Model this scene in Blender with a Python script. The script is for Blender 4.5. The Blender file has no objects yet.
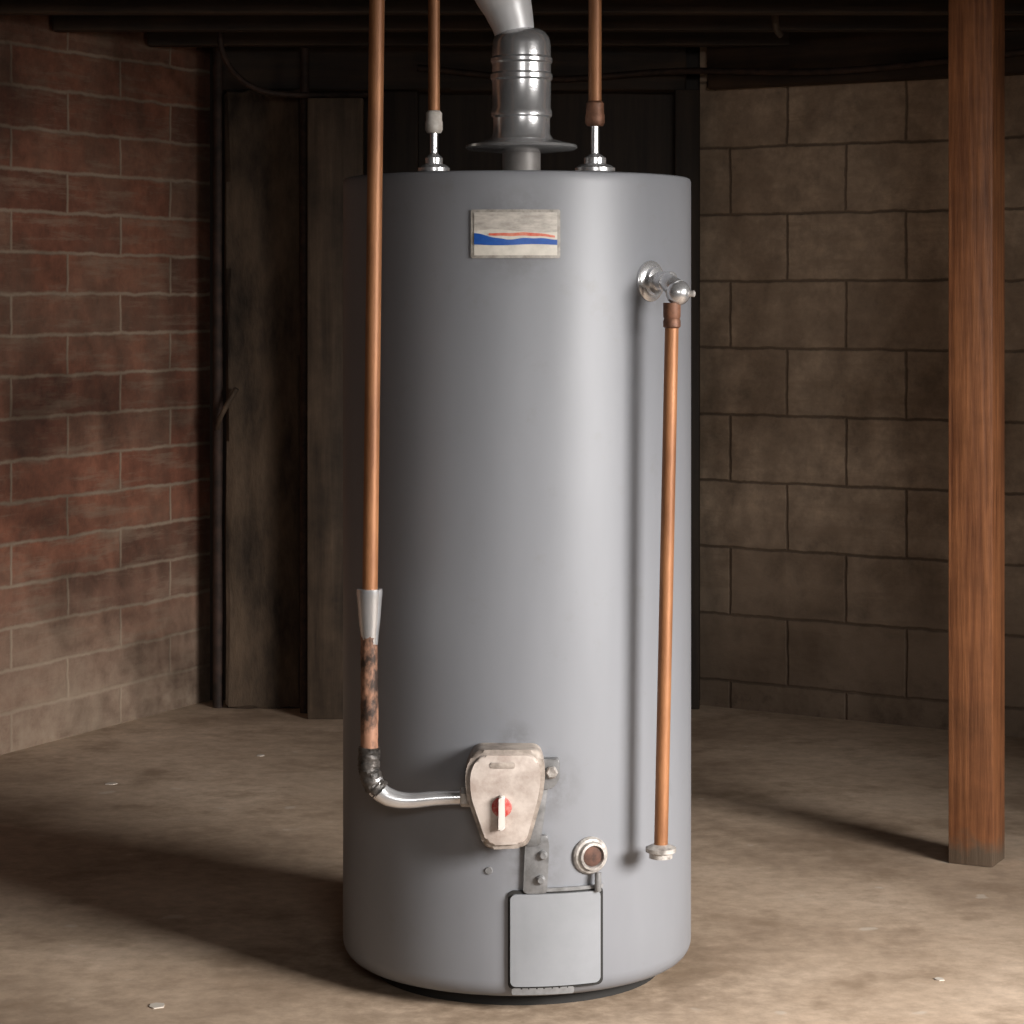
import bpy, bmesh, math, random
from mathutils import Vector, Matrix
random.seed(4)
SC = bpy.context.scene
COL = SC.collection

# ------------------------------------------------------------------ materials
def nt(name):
    m = bpy.data.materials.new(name); m.use_nodes = True
    n = m.node_tree; b = n.nodes['Principled BSDF']
    return m, n, b
def N(n, t, **k):
    x = n.nodes.new(t)
    for a, v in k.items():
        if a.startswith('i_'): x.inputs[a[2:].replace('_', ' ')].default_value = v
        else: setattr(x, a, v)
    return x
def ramp(n, src, stops):
    r = N(n, 'ShaderNodeValToRGB')
    e = r.color_ramp.elements
    while len(e) < len(stops): e.new(0.5)
    for el, (p, c) in zip(e, stops):
        el.position = p; el.color = (*c, 1) if len(c) == 3 else c
    n.links.new(src, r.inputs[0]); return r
def mix(n, fac, a, b, mode='MIX'):
    m = N(n, 'ShaderNodeMix', data_type='RGBA', blend_type=mode)
    for s, v in ((0, fac), (6, a), (7, b)):
        if isinstance(v, (int, float)): m.inputs[s].default_value = v
        elif isinstance(v, tuple): m.inputs[s].default_value = (*v, 1)
        else: n.links.new(v, m.inputs[s])
    return m.outputs[2]
def noise(n, vec, scale, detail=5, rough=.6):
    x = N(n, 'ShaderNodeTexNoise'); x.inputs['Scale'].default_value = scale
    x.inputs['Detail'].default_value = detail; x.inputs['Roughness'].default_value = rough
    if vec: n.links.new(vec, x.inputs['Vector'])
    return x.outputs['Fac']
def coord(n, scale=(1, 1, 1)):
    t = N(n, 'ShaderNodeTexCoord'); m = N(n, 'ShaderNodeMapping')
    m.inputs['Scale'].default_value = scale
    n.links.new(t.outputs['Object'], m.inputs['Vector']); return m.outputs['Vector']
def bump(n, b, h, strength, dist=.01):
    x = N(n, 'ShaderNodeBump'); x.inputs['Strength'].default_value = strength
    x.inputs['Distance'].default_value = dist
    n.links.new(h, x.inputs['Height']); n.links.new(x.outputs[0], b.inputs['Normal'])
def math_(n, op, a, b=None):
    m = N(n, 'ShaderNodeMath', operation=op)
    for i, v in enumerate((a, b)):
        if v is None: continue
        if isinstance(v, (int, float)): m.inputs[i].default_value = v
        else: n.links.new(v, m.inputs[i])
    return m.outputs[0]

def simple(name, c1, c2=None, rough=.5, metal=0, scale=20, lo=.35, hi=.65, bmp=0, stretch=(1, 1, 1), bd=.003):
    m, n, b = nt(name)
    b.inputs['Roughness'].default_value = rough; b.inputs['Metallic'].default_value = metal
    if c2 is None: b.inputs['Base Color'].default_value = (*c1, 1)
    else:
        f = noise(n, coord(n, stretch), scale, 6, .65)
        r = ramp(n, f, [(lo, c1), (hi, c2)])
        n.links.new(r.outputs[0], b.inputs['Base Color'])
        if bmp: bump(n, b, f, bmp, bd)
    return m

def tank_mat():
    m, n, b = nt('grey_enamel')
    v = coord(n)
    f = noise(n, coord(n, (1, 1, .25)), 5, 4)
    c = ramp(n, f, [(.3, (.188, .194, .212)), (.7, (.220, .227, .246))]).outputs[0]
    g = noise(n, v, 9, 8, .75)
    gr = ramp(n, g, [(.58, (0, 0, 0)), (.8, (.35, .35, .35))])
    c = mix(n, gr.outputs[0], c, (.14, .125, .11))
    g2 = ramp(n, noise(n, v, 26, 6, .7), [(.35, (0,) * 3), (.6, (1,) * 3)]).outputs[0]
    tot = None
    for p, rad in (((.05, -.327, .40), .075), ((.03, -.327, .27), .07), ((-.05, -.327, .30), .05), ((-.0, -.327, .48), .04),
                   ((-.0, -.327, 1.37), .10), ((.24, -.224, 1.28), .06)):
        d = N(n, 'ShaderNodeVectorMath', operation='DISTANCE'); n.links.new(v, d.inputs[0]); d.inputs[1].default_value = p
        mr = N(n, 'ShaderNodeMapRange'); mr.inputs['From Min'].default_value = rad; mr.inputs['From Max'].default_value = rad * .3
        n.links.new(d.outputs['Value'], mr.inputs['Value'])
        tot = mr.outputs[0] if tot is None else math_(n, 'MAXIMUM', tot, mr.outputs[0])
    c = mix(n, math_(n, 'MULTIPLY', math_(n, 'MULTIPLY', tot, g2), .5), c, (.085, .08, .078))
    n.links.new(c, b.inputs['Base Color'])
    b.inputs['Roughness'].default_value = .42
    b.inputs['Metallic'].default_value = .08
    b.inputs['Specular IOR Level'].default_value = .42
    bump(n, b, noise(n, coord(n, (1, 1, .3)), 3, 2), .12, .02)
    return m

def masonry(name, bw, rh, mort, off, cols, mcol, warp=.006, bstr=.6, stain=None, low=None, msm=.35, mfac=.9, streak=None, mb=1.0, soot=.42):
    m, n, b = nt(name)
    t = N(n, 'ShaderNodeTexCoord')
    s = N(n, 'ShaderNodeSeparateXYZ'); n.links.new(t.outputs['Object'], s.inputs[0])
    c = N(n, 'ShaderNodeCombineXYZ'); n.links.new(s.outputs[0], c.inputs[0]); n.links.new(s.outputs[2], c.inputs[1])
    ad = N(n, 'ShaderNodeVectorMath', operation='ADD'); ad.inputs[1].default_value = (off[0], off[1], 0)
    n.links.new(c.outputs[0], ad.inputs[0])
    nz = N(n, 'ShaderNodeTexNoise'); nz.inputs['Scale'].default_value = 9; nz.inputs['Detail'].default_value = 6
    nz.inputs['Roughness'].default_value = .65
    n.links.new(t.outputs['Object'], nz.inputs['Vector'])
    sb = N(n, 'ShaderNodeVectorMath', operation='SUBTRACT'); sb.inputs[1].default_value = (.5, .5, .5)
    n.links.new(nz.outputs['Color'], sb.inputs[0])
    sc = N(n, 'ShaderNodeVectorMath', operation='SCALE'); sc.inputs['Scale'].default_value = warp * 4
    n.links.new(sb.outputs[0], sc.inputs[0])
    a2 = N(n, 'ShaderNodeVectorMath', operation='ADD')
    n.links.new(ad.outputs[0], a2.inputs[0]); n.links.new(sc.outputs[0], a2.inputs[1])
    br = N(n, 'ShaderNodeTexBrick'); br.offset = .5; br.offset_frequency = 2
    n.links.new(a2.outputs[0], br.inputs['Vector'])
    for k, v in (('Scale', 1), ('Mortar Size', mort), ('Mortar Smooth', msm), ('Bias', 0), ('Brick Width', bw), ('Row Height', rh)):
        br.inputs[k].default_value = v
    br.inputs['Color1'].default_value = (0, 0, 0, 1); br.inputs['Color2'].default_value = (1, 1, 1, 1)
    br.inputs['Mortar'].default_value = (.5, .5, .5, 1)
    base = ramp(n, br.outputs['Color'], cols).outputs[0]
    f1 = noise(n, t.outputs['Object'], 14, 8, .7)
    base = mix(n, .85, base, ramp(n, f1, [(.3, (.45, .45, .45)), (.7, (1.35, 1.3, 1.25))]).outputs[0], 'MULTIPLY')
    f2 = noise(n, t.outputs['Object'], 2.2, 6, .65)
    if stain: base = mix(n, ramp(n, f2, [(.45, (0, 0, 0)), (.72, (.75, .75, .75))]).outputs[0], base, stain)
    if streak:
        mp = N(n, 'ShaderNodeMapping'); mp.inputs['Scale'].default_value = (1.2, 1, 9)
        n.links.new(t.outputs['Object'], mp.inputs['Vector'])
        f3 = noise(n, mp.outputs[0], 2.5, 6, .7)
        base = mix(n, ramp(n, f3, [(.50, (0, 0, 0)), (.66, (.75, .75, .75))]).outputs[0], base, streak)
    mo = mix(n, .7, mcol, ramp(n, f2, [(.3, (.6,) * 3), (.65, (1.15,) * 3)]).outputs[0], 'MULTIPLY')
    base = mix(n, math_(n, 'MULTIPLY', br.outputs['Fac'], mfac), base, mo)
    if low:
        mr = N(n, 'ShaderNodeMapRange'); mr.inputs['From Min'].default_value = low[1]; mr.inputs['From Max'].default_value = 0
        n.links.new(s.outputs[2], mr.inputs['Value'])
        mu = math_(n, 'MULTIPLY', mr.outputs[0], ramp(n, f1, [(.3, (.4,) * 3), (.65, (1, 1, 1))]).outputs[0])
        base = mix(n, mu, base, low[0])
    f4 = noise(n, t.outputs['Object'], 1.7, 7, .6)
    base = mix(n, 1, base, ramp(n, f4, [(.36, (soot, soot * .93, soot * .86)), (.56, (1,) * 3)]).outputs[0], 'MULTIPLY')
    n.links.new(base, b.inputs['Base Color'])
    b.inputs['Roughness'].default_value = .9
    h = math_(n, 'SUBTRACT', math_(n, 'MULTIPLY', f1, .8), math_(n, 'MULTIPLY', br.outputs['Fac'], mb))
    bump(n, b, h, bstr, .012)
    return m

def floor_mat():
    m, n, b = nt('concrete_floor')
    v = coord(n)
    f = noise(n, v, 1.5, 8, .62)
    base = ramp(n, f, [(.32, (.31, .222, .155)), (.5, (.53, .405, .30)), (.68, (.66, .52, .40))]).outputs[0]
    g = noise(n, v, 22, 8, .7)
    base = mix(n, .7, base, ramp(n, g, [(.3, (.65, .63, .6)), (.7, (1.18, 1.17, 1.15))]).outputs[0], 'MULTIPLY')
    sp = noise(n, v, 4.5, 6, .65)
    base = mix(n, ramp(n, sp, [(.52, (0,) * 3), (.68, (.65,) * 3)]).outputs[0], base, (.24, .165, .105))
    sp2 = noise(n, v, 12, 2, .4)
    base = mix(n, ramp(n, sp2, [(.715, (0,) * 3), (.755, (.6,) * 3)]).outputs[0], base, (.65, .57, .48))
    # mottled ring, darker towards where the heater stands
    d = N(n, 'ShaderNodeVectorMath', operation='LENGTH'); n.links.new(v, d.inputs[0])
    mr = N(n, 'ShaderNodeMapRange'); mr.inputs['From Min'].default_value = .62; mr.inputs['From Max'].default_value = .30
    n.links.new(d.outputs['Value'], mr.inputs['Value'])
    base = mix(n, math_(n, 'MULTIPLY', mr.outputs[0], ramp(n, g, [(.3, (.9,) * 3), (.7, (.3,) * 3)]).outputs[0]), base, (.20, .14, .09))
    n.links.new(base, b.inputs['Base Color'])
    b.inputs['Roughness'].default_value = .72
    bump(n, b, g, .25, .004)
    return m

def wood(name, dark, light, scale=6, axis=2, rough=.65, bs=.4, blot=.5, al=.7, cr=10):
    m, n, b = nt(name)
    st = [cr, cr, cr]; st[axis] = al
    v = coord(n, tuple(st))
    f = noise(n, v, scale / 2, 8, .6)
    g = noise(n, coord(n), 4.5, 6, .65)
    base = ramp(n, f, [(.3, dark), (.7, light)]).outputs[0]
    base = mix(n, blot, base, ramp(n, g, [(.3, (.4,) * 3), (.7, (1.3,) * 3)]).outputs[0], 'MULTIPLY')
    n.links.new(base, b.inputs['Base Color']); b.inputs['Roughness'].default_value = rough
    bump(n, b, f, bs, .004)
    return m, n, b, base

M = {}
M['tank'] = tank_mat()
M['tanktop'] = simple('tank_lid_paint', (.13, .12, .115), (.2, .19, .18), .5, .2, 12)
M['dark'] = simple('dark_gap', (.012, .011, .01), None, .8)
M['copper'] = simple('aged_copper', (.18, .072, .03), (.39, .175, .075), .5, .3, 9, .3, .7, .2, (3, 3, .6))
M['coppera'] = simple('corroded_copper', (.035, .02, .014), (.34, .175, .11), .6, .2, 26, .42, .56, .7, (1, 1, .6))
M['rustcop'] = simple('browned_copper', (.10, .045, .025), (.26, .12, .07), .55, .3, 40)
M['galv'] = simple('galvanised_steel', (.62, .62, .63), (.88, .88, .89), .25, .8, 14, .3, .7, .15)
M['galv2'] = simple('bright_duct', (.75, .75, .76), (.85, .85, .86), .4, .2, 8)
M['solder'] = simple('weathered_fitting', (.2, .18, .165), (.5, .47, .44), .55, .3, 60, .35, .6, .5)
M['white'] = simple('scaled_coupling', (.40, .35, .30), (.62, .58, .53), .7, 0, 50)
M['black'] = simple('sooty_elbow', (.02, .018, .016), (.13, .115, .105), .45, .4, 45, .4, .65, .8)
M['valve'] = simple('valve_casing', (.17, .14, .12), (.40, .345, .30), .55, 0, 24, .35, .6, .3)
M['valveface'] = simple('valve_cover', (.34, .275, .24), (.52, .455, .41), .5, 0, 20, .35, .6, .2)
M['red'] = simple('red_dial', (.38, .03, .025), (.46, .2, .17), .5, 0, 90, .45, .65)
M['lever'] = simple('white_lever', (.64, .59, .55), None, .4)
M['bracket'] = simple('bracket_steel', (.14, .14, .14), (.26, .26, .265), .45, .3, 30)
M['plate'] = simple('access_plate', (.215, .225, .24), (.25, .26, .28), .45, .08, 6)
M['rust'] = simple('rusty_port', (.05, .025, .018), (.13, .06, .04), .8, 0, 60)
M['labelb'] = simple('label_border', (.22, .20, .175), (.42, .39, .35), .5, .1, 60)
M['labelc'] = simple('label_cream', (.54, .51, .45), (.68, .64, .57), .5, 0, 40)
M['labelg'] = simple('label_faded', (.34, .31, .28), (.55, .51, .46), .5, 0, 40, stretch=(1, 1, 3))
M['blue'] = simple('label_blue', (.010, .07, .32), (.018, .10, .40), .4, 0, 60)
M['lred'] = simple('label_red', (.60, .09, .05), (.65, .24, .16), .5, 0, 80)
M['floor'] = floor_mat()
M['brick'] = masonry('red_brick', .52, .116, .0085, (.30, .004),
    [(0, (.16, .064, .04)), (.35, (.25, .10, .062)), (.7, (.30, .125, .077)), (1, (.22, .122, .083))], (.37, .285, .21), .006, .6,
    (.19, .13, .092), ((.38, .295, .22), .55), .9, .9, (.30, .21, .15), .25, .34)
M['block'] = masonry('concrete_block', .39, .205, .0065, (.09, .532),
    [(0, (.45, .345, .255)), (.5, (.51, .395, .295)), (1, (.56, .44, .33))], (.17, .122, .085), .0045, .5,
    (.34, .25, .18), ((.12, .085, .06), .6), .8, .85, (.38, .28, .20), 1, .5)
M['plank'] = wood('dark_planks', (.015, .009, .006), (.045, .028, .017))[0]
M['joist'] = wood('sooty_joist', (.012, .007, .0035), (.055, .029, .014), axis=0, blot=.9)[0]
M['board'] = wood('weathered_board', (.045, .029, .018), (.15, .102, .066), blot=1)[0]
M['column'] = simple('rough_column', (.02, .013, .008), (.14, .094, .06), .9, 0, 5, .32, .72, .9, (2, 2, .7), .02)
M['iron'] = simple('cast_iron', (.02, .014, .011), (.07, .04, .03), .7, .3, 20)
M['plaster'] = simple('bare_plaster', (.08, .062, .048), (.12, .095, .075), .9, 0, 3)
mw, n_, b_, base_ = wood('post_timber', (.14, .048, .019), (.38, .152, .06), 6, 2, .5, .6, .7, 1.2, 28)
s_ = N(n_, 'ShaderNodeSeparateXYZ'); t_ = N(n_, 'ShaderNodeTexCoord'); n_.links.new(t_.outputs['Object'], s_.inputs[0])
zz = math_(n_, 'ADD', s_.outputs[2], math_(n_, 'MULTIPLY', noise(n_, t_.outputs['Object'], 25, 5), -.12))
mr_ = N(n_, 'ShaderNodeMapRange'); mr_.inputs['From Min'].default_value = .01; mr_.inputs['From Max'].default_value = -.04
n_.links.new(zz, mr_.inputs['Value'])
n_.links.new(mix(n_, mr_.outputs[0], base_, (.12, .085, .058)), b_.inputs['Base Color'])
M['post'] = mw
M['chip'] = simple('paint_chip', (.6, .54, .47), None, .7)

# ------------------------------------------------------------------ mesh helpers
def obj(name, bm, mat, parent=None, smooth=True, loc=(0, 0, 0), rotz=0):
    me = bpy.data.meshes.new(name)
    bmesh.ops.recalc_face_normals(bm, faces=bm.faces)
    bm.to_mesh(me); bm.free()
    for p in me.polygons: p.use_smooth = smooth
    o = bpy.data.objects.new(name, me); COL.objects.link(o)
    o.location = loc; o.rotation_euler = (0, 0, rotz)
    for mt in (mat if isinstance(mat, list) else [mat]): me.materials.append(M[mt])
    if parent: o.parent = parent
    return o
def auto(o, ang=35):
    me = o.data
    bm = bmesh.new(); bm.from_mesh(me)
    for e in bm.edges:
        if len(e.link_faces) == 2: e.smooth = e.calc_face_angle(0) < math.radians(ang)
    bm.to_mesh(me); bm.free(); return o
def empty(name, loc=(0, 0, 0)):
    e = bpy.data.objects.new(name, None); COL.objects.link(e); e.location = loc; e.empty_display_size = .1; return e
def lathe(name, prof, mat, parent=None, origin=(0, 0, 0), axis=(0, 0, 1), segs=48, caps=True):
    bm = bmesh.new()
    q = Vector((0, 0, 1)).rotation_difference(Vector(axis).normalized())
    rings = []
    for r, z in prof:
        ring = [bm.verts.new(q @ Vector((r * math.cos(2 * math.pi * i / segs), r * math.sin(2 * math.pi * i / segs), z)) + Vector(origin)) for i in range(segs)]
        rings.append(ring)
    for a, b in zip(rings, rings[1:]):
        for i in range(segs):
            j = (i + 1) % segs; bm.faces.new((a[i], a[j], b[j], b[i]))
    if caps:
        bm.faces.new(rings[0]); bm.faces.new(rings[-1])
    return auto(obj(name, bm, mat, parent))
def smooth_path(pts, sub=8):
    P = [Vector(p) for p in pts]; out = []
    Q = [2 * P[0] - P[1]] + P + [2 * P[-1] - P[-2]]
    for i in range(1, len(Q) - 2):
        for k in range(sub):
            t = k / sub; a, b, c, d = Q[i - 1:i + 3]
            out.append(.5 * ((2 * b) + (c - a) * t + (2 * a - 5 * b + 4 * c - d) * t * t + (3 * b - a - 3 * c + d) * t ** 3))
    out.append(P[-1]); return out
def tube(name, pts, r, mat, parent=None, segs=20, sm=False, radii=None, lump=0):
    P = smooth_path(pts) if sm else [Vector(p) for p in pts]
    bm = bmesh.new(); rings = []; prev = None
    for i, p in enumerate(P):
        t = (P[min(i + 1, len(P) - 1)] - P[max(i - 1, 0)]).normalized()
        if prev is None:
            u = t.orthogonal().normalized()
        else:
            u = (prev - t * prev.dot(t)).normalized()
        prev = u; w = t.cross(u)
        if radii is None: rr = r
        else:
            q = i / (len(P) - 1) * (len(radii) - 1); k0 = min(int(q), len(radii) - 2); rr = radii[k0] + (radii[k0 + 1] - radii[k0]) * (q - k0)
        rings.append([bm.verts.new(p + (u * math.cos(2 * math.pi * k / segs) + w * math.sin(2 * math.pi * k / segs)) * rr * (1 + random.uniform(-lump, lump))) for k in range(segs)])
    for a, b in zip(rings, rings[1:]):
        for i in range(segs):
            j = (i + 1) % segs; bm.faces.new((a[i], a[j], b[j], b[i]))
    bm.faces.new(rings[0]); bm.faces.new(rings[-1])
    return auto(obj(name, bm, mat, parent), 50)
def box(name, lo, hi, mat, parent=None, bev=.003, loc=(0, 0, 0), rotz=0, rough=0, cuts=0):
    bm = bmesh.new(); bmesh.ops.create_cube(bm, size=1)
    for v in bm.verts:
        v.co = Vector([lo[i] + (v.co[i] + .5) * (hi[i] - lo[i]) for i in range(3)])
    if bev: bmesh.ops.bevel(bm, geom=list(bm.edges), offset=bev, segments=2, profile=.5, affect='EDGES')
    if cuts:
        bmesh.ops.subdivide_edges(bm, edges=[e for e in bm.edges if e.calc_length() > .1], cuts=cuts, use_grid_fill=True)
        for v in bm.verts: v.co += Vector([random.uniform(-rough, rough) for _ in range(3)])
    return auto(obj(name, bm, mat, parent, True, loc, rotz), 30)
def prism(name, outline, y0, y1, mat, parent=None, bev=.004, segs=3):
    """outline in (x,z), extruded along y from y0(front) to y1(back)"""
    bm = bmesh.new()
    a = [bm.verts.new((x, y0, z)) for x, z in outline]; b = [bm.verts.new((x, y1, z)) for x, z in outline]
    f = bm.faces.new(a); bm.faces.new(list(reversed(b)))
    n = len(a)
    for i in range(n): bm.faces.new((a[i], a[(i + 1) % n], b[(i + 1) % n], b[i]))
    if bev: bmesh.ops.bevel(bm, geom=list(f.edges), offset=bev, segments=segs, profile=.5, affect='EDGES')
    return auto(obj(name, bm, mat, parent), 40)
def rounded(outline, r=.01, k=5):
    out = []; n = len(outline)
    for i in range(n):
        p = Vector((*outline[i], 0)); a = Vector((*outline[i - 1], 0)); b = Vector((*outline[(i + 1) % n], 0))
        da = (a - p); db = (b - p); rr = min(r, da.length * .45, db.length * .45)
        s = p + da.normalized() * rr; e = p + db.normalized() * rr
        for j in range(k + 1):
            t = j / k; q = s * (1 - t) ** 2 + p * 2 * t * (1 - t) + e * t * t; out.append((q.x, q.y))
    return out

R = .3276
def wrap_panel(name, xs, lofn, hifn, r_out, mat, parent, thick=.003):
    """panel curved round the tank; x samples; z from lofn(x)..hifn(x)"""
    bm = bmesh.new(); O = []; I = []
    for x in xs:
        for L, rr in ((O, r_out), (I, r_out - thick)):
            y = -math.sqrt(max(rr * rr - x * x, 0))
            L.append((bm.verts.new((x, y, lofn(x))), bm.verts.new((x, y, hifn(x)))))
    for i in range(len(xs) - 1):
        bm.faces.new((O[i][0], O[i + 1][0], O[i + 1][1], O[i][1]))
        bm.faces.new((I[i][0], I[i + 1][0], I[i + 1][1], I[i][1]))
        bm.faces.new((O[i][0], O[i + 1][0], I[i + 1][0], I[i][0]))
        bm.faces.new((O[i][1], O[i + 1][1], I[i + 1][1], I[i][1]))
    for j in (0, -1): bm.faces.new((O[j][0], O[j][1], I[j][1], I[j][0]))
    return auto(obj(name, bm, mat, parent), 40)
def lin(a, b, n): return [a + (b - a) * i / (n - 1) for i in range(n)]
def rrect(x0, x1, z0, z1, r):
    def lo(x):
        d = min(x - x0, x1 - x); return z0 + (r - math.sqrt(max(r * r - (r - d) ** 2, 0)) if d < r else 0)
    def hi(x):
        d = min(x - x0, x1 - x); return z1 - (r - math.sqrt(max(r * r - (r - d) ** 2, 0)) if d < r else 0)
    xs = sorted(set([x0 + r * (1 - math.cos(t)) for t in lin(0, math.pi / 2, 7)] + lin(x0 + r, x1 - r, 12) + [x1 - r * (1 - math.cos(t)) for t in lin(0, math.pi / 2, 7)]))
    return xs, lo, hi

# ------------------------------------------------------------------ room
H = 2.2
def wall(name, p0, p1, mat, side, thick=.15, h=H):
    d = Vector((p1[0] - p0[0], p1[1] - p0[1])); L = d.length; a = math.atan2(d.y, d.x)
    lo = (0, 0 if side > 0 else -thick, 0); hi = (L, thick if side > 0 else 0, h)
    return box(name, lo, hi, mat, None, 0, (p0[0], p0[1], 0), a)
wall('wall_left', (-.957, 3.10), (-4.94, -4.97), 'brick', -1)
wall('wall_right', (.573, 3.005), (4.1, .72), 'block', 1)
wall('wall_back', (-1.1, 3.10), (.75, 3.10), 'plank', 1)
wall('wall_side', (4.1, .72), (4.1, -5.2), 'plaster', 1)
wall('wall_rear', (-5.1, -5.2), (4.1, -5.2), 'plaster', -1)
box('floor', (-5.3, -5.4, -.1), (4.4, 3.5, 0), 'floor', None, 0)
box('ceiling', (-5.3, -5.4, H), (4.4, 3.5, H + .1), 'joist', None, 0)
def multibox(name, boxes, mat):
    bm = bmesh.new()
    for lo, hi in boxes:
        r = bmesh.ops.create_cube(bm, size=1)
        for v in r['verts']: v.co = Vector([lo[i] + (v.co[i] + .5) * (hi[i] - lo[i]) for i in range(3)])
    bmesh.ops.bevel(bm, geom=list(bm.edges), offset=.006, segments=2, profile=.5, affect='EDGES')
    return obj(name, bm, mat, None, False)
js = []
y = -4.8
while y < 2.8:
    xl = -.957 - (3.10 - y) * .494 + .02; xr = min(4.08, (3.376 - y) / .648 - .08)
    js.append(((xl, y, H - .17 - random.uniform(0, .015)), (xr, y + .05, H))); y += .42
multibox('ceiling_joists', js, 'joist')
box('header_beam', (-.93, 2.99, 1.9), (.53, 3.09, 2.2), 'joist', None, .008, rough=.003, cuts=5)
a = math.atan2(-.544, .839)
box('sill_beam', (0.06, -.07, 1.9), (4.0, -.002, 2.06), 'joist', None, .008, (.573, 3.005, 0), a, rough=.003, cuts=5)
box('concrete_column', (-.888, 2.93, 0), (-.655, 3.09, 1.9), 'column', None, .012, rough=.006, cuts=6)
ci = empty('cast_iron_pipe')
tube('riser', [(-.915, 2.96, 0), (-.915, 2.96, 2.2)], .016, 'iron', ci)
tube('branch', [(-.915, 2.94, .86), (-.90, 2.91, .90), (-.85, 2.89, .985)], .008, 'board', ci, sm=True)
tube('cast_iron_pipe', [(-.64, 2.86, 0), (-.64, 2.86, 2.2)], .014, 'iron')
box('wooden_board', (-.622, 2.74, 0), (-.455, 2.80, 1.86), 'board', None, .004)
box('wooden_stud', (-.43, 2.98, 0), (-.3, 3.08, 1.9), 'plank', None, .004)
box('wooden_stud', (.49, 2.92, 0), (.566, 2.98, 1.9), 'plank', None, .004)
tube('electrical_cable', [(-.87, 2.6, 2.1), (-.86, 2.62, 1.98), (-.80, 2.7, 1.9), (-.68, 2.74, 1.87), (-.4, 2.9, 1.885)], .009, 'iron', sm=True)
tube('electrical_cable', [(.72, 2.2, 2.12), (.72, 2.2, 2.05), (.725, 2.21, 2.01), (.74, 2.22, 1.99)], .010, 'board', sm=True)
tube('electrical_cable', [(-.3, 2.95, 1.97), (.1, 2.95, 1.935), (.5, 2.9, 1.955), (.95, 2.62, 1.93), (1.5, 2.28, 1.96)], .010, 'iron', sm=True)

# ------------------------------------------------------------------ timber post
pt = box('wooden_post', (-.0505, -.0505, 0), (.0505, .0505, H), 'post', None, .003, (1.030, .868, 0), math.radians(-26.5))

# ------------------------------------------------------------------ heater
wh = empty('water_heater')
prof = [(.0, .026), (R - .05, .026)]
for t in lin(0, math.pi / 2, 8): prof.append((R - .035 + .035 * math.sin(t), .025 + .035 * (1 - math.cos(t))))
for z in lin(.12, 1.46, 12): prof.append((R, z))
prof += [(R, 1.476), (R - .002, 1.481), (R - .006, 1.483), (R - .008, 1.480)]
lathe('tank_jacket', prof[1:], 'tank', wh, segs=160)
lathe('base_ring', [(R - .06, 0), (R - .06, .03)], 'dark', wh, segs=64)
lathe('tank_lid', [(R - .004, 1.476), (R - .006, 1.4815), (.1, 1.4825)], 'tanktop', wh, segs=96)
# label
xs, lo, hi = rrect(-.0818, .0755, 1.3285, 1.414, .004)
wrap_panel('label_plate', xs, lo, hi, R + .003, 'labelb', wh, .004)
xs = lin(-.076, .070, 40)
wrap_panel('label_cream', xs, lambda x: 1.3335, lambda x: 1.409, R + .0036, 'labelc', wh, .002)
wrap_panel('label_top', xs, lambda x: 1.376 - .003 * math.sin(x * 40), lambda x: 1.409, R + .0042, 'labelg', wh, .002)
def wv(x): return .0022 * math.sin(x * 60) + .001 * math.sin(x * 170)
wrap_panel('label_blue', xs, lambda x: 1.352 + .001 * math.sin(x * 50), lambda x: 1.3625 + wv(x) * .6 + max(0, (-.02 - x)) * .16, R + .0048, 'blue', wh, .002)
xs2 = lin(-.05, .066, 30)
wrap_panel('label_red', xs2, lambda x: 1.3675 + wv(x) * .4 - x * .03, lambda x: 1.3712 + wv(x) * .4 - x * .03 + .002 * math.sin((x + .05) * 27), R + .0048, 'lred', wh, .002)

# gas valve
ol = [(-.0733, .4774), (.039, .4774), (.0493, .4428), (.0442, .3996), (.0182, .308), (-.056, .3046), (-.0889, .3996), (-.0906, .4428)]
prism('gas_valve_body', rounded(ol, .016), -.394, -.30, 'valve', wh, .008)
cx, cz = -.02, .392
inner = [(cx + (x - cx) * .88, cz + (z - cz) * .9) for x, z in ol]
prism('gas_valve_cover', rounded(inner, .014), -.401, -.39, 'valveface', wh, .005)
prism('gas_valve_slot', rounded([(-.047, .457), (-.004, .457), (-.004, .447), (-.047, .447)], .003), -.4025, -.40, 'valve', wh, .001)
lathe('gas_valve_dial', [(.0175, 0), (.0175, .002), (.0160, .003)], 'red', wh, (-.027, -.400, .380), (0, -1, 0), 32)
prism('gas_valve_lever', rounded([(-.032, .401), (-.022, .401), (-.021, .345), (-.033, .340)], .004), -.416, -.402, 'lever', wh, .003)
lathe('gas_valve_inlet', [(.017, 0), (.017, .02), (.013, .022)], 'solder', wh, (-.078, -.36, .389), (-1, 0, 0), 6)
prism('valve_side_bracket', rounded([(.04, .452), (.074, .452), (.074, .418), (.062, .40), (.04, .40)], .006), -.345, -.315, 'bracket', wh, .002)
lathe('bracket_bolt', [(.011, 0), (.011, .008), (.008, .011)], 'solder', wh, (.060, -.345, .430), (0, -1, 0), 6)
prism('valve_neck', rounded([(.02, .40), (.055, .41), (.04, .30), (.012, .30)], .006), -.34, -.31, 'bracket', wh, .002)
prism('lower_bracket', rounded([(.014, .312), (.052, .318), (.056, .30), (.052, .215), (.01, .215)], .006), -.336, -.315, 'bracket', wh, .002)
lathe('bracket_bolt_2', [(.008, 0), (.008, .006), (.005, .009)], 'bracket', wh, (.045, -.336, .283), (0, -1, 0), 12)
lathe('bracket_bolt_3', [(.008, 0), (.008, .006), (.005, .009)], 'bracket', wh, (.041, -.336, .240), (0, -1, 0), 12)
lathe('jacket_hole', [(.007, 0), (.006, .003)], 'bracket', wh, (-.05, -.3235, .253), (-.15, -1, 0), 12)
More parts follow.
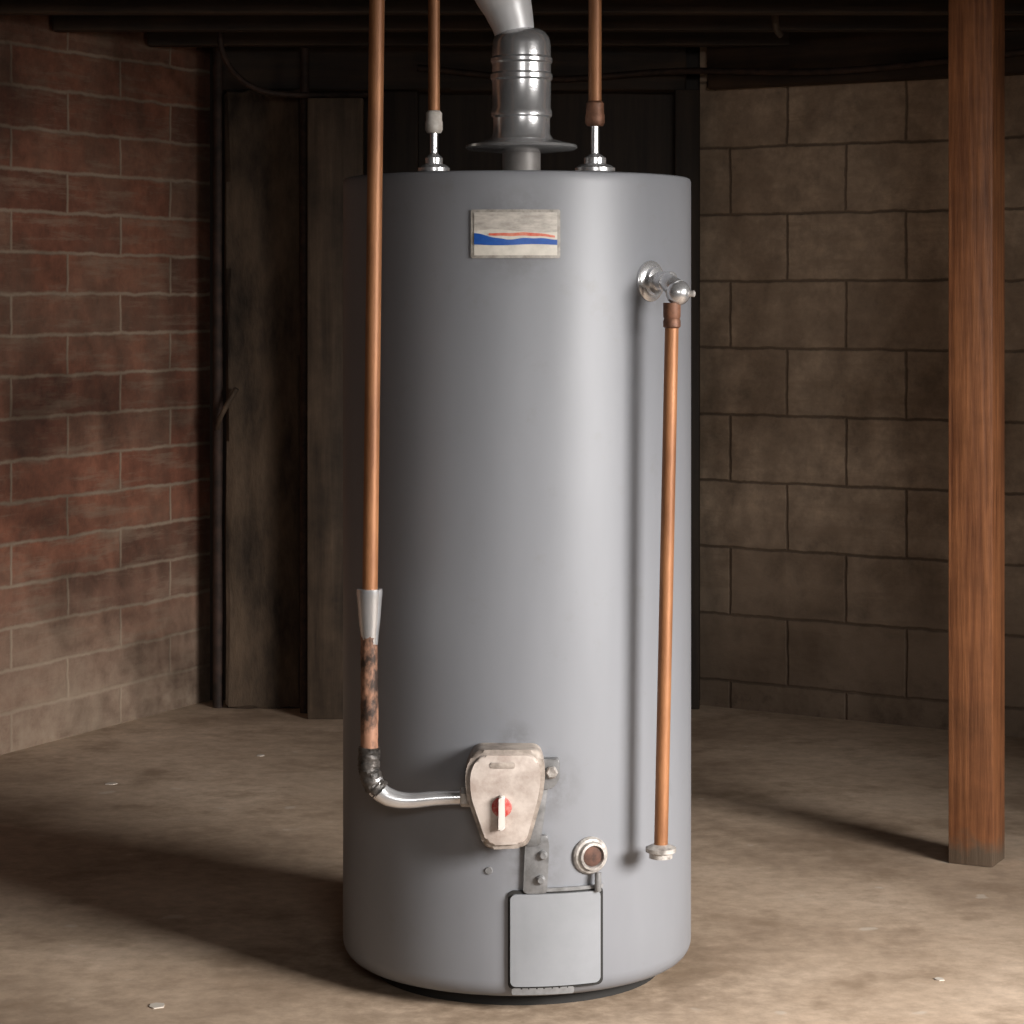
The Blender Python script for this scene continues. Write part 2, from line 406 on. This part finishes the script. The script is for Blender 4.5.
# observation port
sx = .128; sy = -math.sqrt(R * R - sx * sx); ax = (sx, sy, 0)
lathe('port_ring', [(.033, -.004), (.033, .004), (.030, .008), (.026, .009), (.024, .016), (.020, .017), (.018, .012), (.018, .006)], 'solder', wh, (sx, sy, .275), ax, 40)
lathe('port_plug', [(.0175, 0), (.0175, .012), (.012, .0145)], 'rust', wh, (sx, sy, .275), ax, 32)
tube('pilot_tube', [(.142, sy - .012, .247), (.142, sy - .014, .23), (.142, sy - .008, .215)], .006, 'bracket', wh)
# access panel
xs, lo, hi = rrect(-.0165, .1515, .046, .219, .010)
wrap_panel('access_frame', xs, lo, hi, R + .004, 'dark', wh, .006)
xs, lo, hi = rrect(-.0125, .147, .052, .2135, .010)
wrap_panel('access_plate', xs, lo, hi, R + .010, 'plate', wh, .008)
xs, lo, hi = rrect(-.010, .10, .036, .048, .004)
wrap_panel('access_lip', xs, lo, hi, R + .004, 'bracket', wh, .008)
xs, lo, hi = rrect(.01, .152, .217, .223, .002)
wrap_panel('access_hinge', xs, lo, hi, R + .007, 'bracket', wh, .008)

# T&P relief valve
fx, fy = .239, -.224
rad = Vector((fx, fy, 0)).normalized()
lathe('relief_flange', [(.037, -.006), (.037, .003), (.033, .007), (.026, .009), (.024, .016), (.017, .018), (.017, .05), (.0135, .052)], 'galv', wh, (fx, fy, 1.289), rad, 40)
tube('relief_body', [Vector((fx, fy, 1.289)) + rad * .04, (.268, -.285, 1.284), (.284, -.305, 1.275)], .0165, 'galv', wh, sm=True)
bm = bmesh.new(); bmesh.ops.create_uvsphere(bm, u_segments=24, v_segments=16, radius=.0225)
for v in bm.verts: v.co += Vector((.284, -.303, 1.268))
obj('relief_head', bm, 'galv', wh)
lathe('relief_knob', [(.006, 0), (.006, .012), (.003, .014)], 'solder', wh, (.300, -.309, 1.266), (1, -.3, 0), 12)
def stub(name, x, r, mat_c, z1, z2, rc):
    lathe(name + '_flange', [(r * .8, 1.4825), (r * .8, 1.496), (r, 1.498), (r, 1.504), (r * .8, 1.509), (r * .55, 1.512), (r * .55, 1.523), (r * .4, 1.527), (.0075, 1.532), (.0075, z1 + .002)], 'galv', wh, (x, 0, 0), segs=32)
    lathe(name + '_coupling', [(rc * .8, z1), (rc, z1 + .006), (rc, z1 + .02), (rc * .92, z1 + .024), (rc * .92, z2 - .004), (rc * .7, z2)], mat_c, wh, (x, 0, 0), segs=24)
stub('inlet', -.1566, .030, 'white', 1.570, 1.612, .0165)
stub('outlet', .1472, .038, 'rustcop', 1.583, 1.630, .0185)

# flue: draft hood + vent
vp = empty('vent_pipe')
V0 = (.0085, 0, 0)
lathe('draft_hood_stem', [(.036, 1.4835), (.036, 1.535)], 'tanktop', vp, V0)
lathe('draft_hood', [(.034, 1.532), (.100, 1.538), (.106, 1.542), (.104, 1.547), (.078, 1.553), (.060, 1.558), (.0535, 1.568), (.0535, 1.598), (.0575, 1.602), (.0575, 1.612), (.055, 1.616), (.0555, 1.668), (.0585, 1.672), (.0585, 1.680), (.0555, 1.684), (.0555, 1.70), (.0585, 1.704), (.0585, 1.71), (.0555, 1.714), (.055, 1.738), (.052, 1.750), (.045, 1.760), (.034, 1.766)], 'galv', vp, V0, segs=64)
tube('vent_elbow', [(-.004, 0, 1.750), (-.008, 0, 1.775), (-.017, 0, 1.805), (-.028, 0, 1.84), (-.045, 0, 1.90), (-.05, 0, 2.0), (-.05, 0, 2.2)], .050, 'galv2', vp, 48, True, radii=[.036, .040, .046, .056, .06, .06, .06])

# ------------------------------------------------------------------ copper pipes
def wp(name, x, zb, r):
    e = empty(name)
    tube('pipe_run', [(x, 0, zb), (x, 0, 1.9), (x, 0, 2.2)], r, 'copper', e)
wp('copper_water_pipe', -.1566, 1.6125, .0112)
wp('copper_water_pipe', .1472, 1.6305, .0125)

gp = empty('copper_gas_pipe')
tube('pipe_run', [(-.2568, -.36, .745), (-.2446, -.36, 1.777), (-.2396, -.36, 2.2)], .0135, 'copper', gp)
lathe('sleeve', [(.0225, .752), (.0225, .742), (.0215, .735), (.019, .70), (.0155, .67), (.0145, .655)], 'galv', gp, (-.2575, -.36, 0), segs=32)
tube('corroded_run', [(-.258, -.36, z) for z in lin(.685, .462, 22)], .0150, 'coppera', gp, lump=.07)
tube('sooty_elbow', [(-.258, -.36, .476), (-.259, -.36, .455), (-.258, -.36, .435), (-.25, -.36, .412), (-.238, -.36, .40)], .0185, 'black', gp, sm=True, lump=.10)
tube('steel_bend', [(-.252, -.36, .420), (-.243, -.36, .402), (-.222, -.36, .388), (-.19, -.36, .383), (-.14, -.36, .387), (-.085, -.36, .389)], .0135, 'galv', gp, sm=True, radii=[.017, .017, .016, .0135, .0125, .0125])

dp = empty('discharge_pipe')
tube('pipe_run', [(.2735, -.30, 1.245), (.2535, -.30, .285)], .0122, 'copper', dp)
lathe('top_collar', [(.012, 1.205), (.0155, 1.208), (.0155, 1.218), (.014, 1.222), (.0155, 1.226), (.0155, 1.25)], 'rustcop', dp, (.273, -.30, 0), segs=28)
lathe('bottom_ring', [(.0205, .270), (.0205, .278), (.027, .281), (.027, .288), (.018, .292), (.0135, .294)], 'solder', dp, (.2535, -.30, 0), segs=32)

# ------------------------------------------------------------------ debris chips (one object)
bm = bmesh.new()
for (x, y, s) in ((-1.05, 1.75, .018), (-.70, 2.15, .014), (-.64, -.27, .020), (.78, -.10, .012)):
    k = 7
    vs = [bm.verts.new((x + s * random.uniform(.6, 1.1) * math.cos(i * 2 * math.pi / k), y + s * random.uniform(.6, 1.1) * math.sin(i * 2 * math.pi / k), .002)) for i in range(k)]
    f = bm.faces.new(vs)
    r = bmesh.ops.extrude_face_region(bm, geom=[f])
    for v in r['geom']:
        if isinstance(v, bmesh.types.BMVert): v.co.z = 0
obj('paint_chips', bm, 'chip', None, False)

# ------------------------------------------------------------------ lights
def area(name, loc, tgt, size, power, col, spread=180):
    l = bpy.data.lights.new(name, 'AREA'); l.shape = 'RECTANGLE'; l.size = size[0]; l.size_y = size[1]
    l.energy = power; l.color = col; l.spread = math.radians(spread)
    o = bpy.data.objects.new(name, l); COL.objects.link(o); o.location = loc
    o.rotation_euler = (Vector(tgt) - Vector(loc)).to_track_quat('-Z', 'Y').to_euler(); return o
def spot(name, loc, tgt, power, col, size, blend, rad):
    l = bpy.data.lights.new(name, 'SPOT'); l.energy = power; l.color = col; l.spot_size = math.radians(size); l.spot_blend = blend; l.shadow_soft_size = rad
    o = bpy.data.objects.new(name, l); COL.objects.link(o); o.location = loc
    o.rotation_euler = (Vector(tgt) - Vector(loc)).to_track_quat('-Z', 'Y').to_euler(); return o
area('window_light', (3.0, -2.6, 1.6), (.45, -.40, .25), (1.6, 1.1), 45, (1, .96, .92), 58)
spot('wall_spot', (.45, -4.4, 1.95), (.86, 2.6, 1.33), 160, (1, .93, .85), 16, 1, .3)  # added spot, pools light on the middle of the block wall
spot('wall_spot', (-1.3, -4.4, 1.9), (-1.55, 1.95, 1.10), 82, (1, .92, .84), 17, 1, .3)  # second added spot, brightens the brick wall on the left
area('fill_light', (.3, -4.8, 1.9), (0, .2, .6), (1.2, .6), 7.5, (1, .97, .94), 80)
w = bpy.data.worlds.new('World'); SC.world = w; w.use_nodes = True
w.node_tree.nodes['Background'].inputs[0].default_value = (.5, .45, .4, 1)
w.node_tree.nodes['Background'].inputs[1].default_value = .05
SC.view_settings.view_transform = 'Standard'

# ------------------------------------------------------------------ camera
c = bpy.data.cameras.new('Camera'); co = bpy.data.objects.new('Camera', c); COL.objects.link(co)
co.location = (-.0094, -4.68, 1.255); co.rotation_euler = (math.radians(90), 0, 0)
c.sensor_width = 36; c.lens = 2480 / 1024 * 36; c.shift_y = -212 / 1024
c.clip_start = .05
SC.camera = co
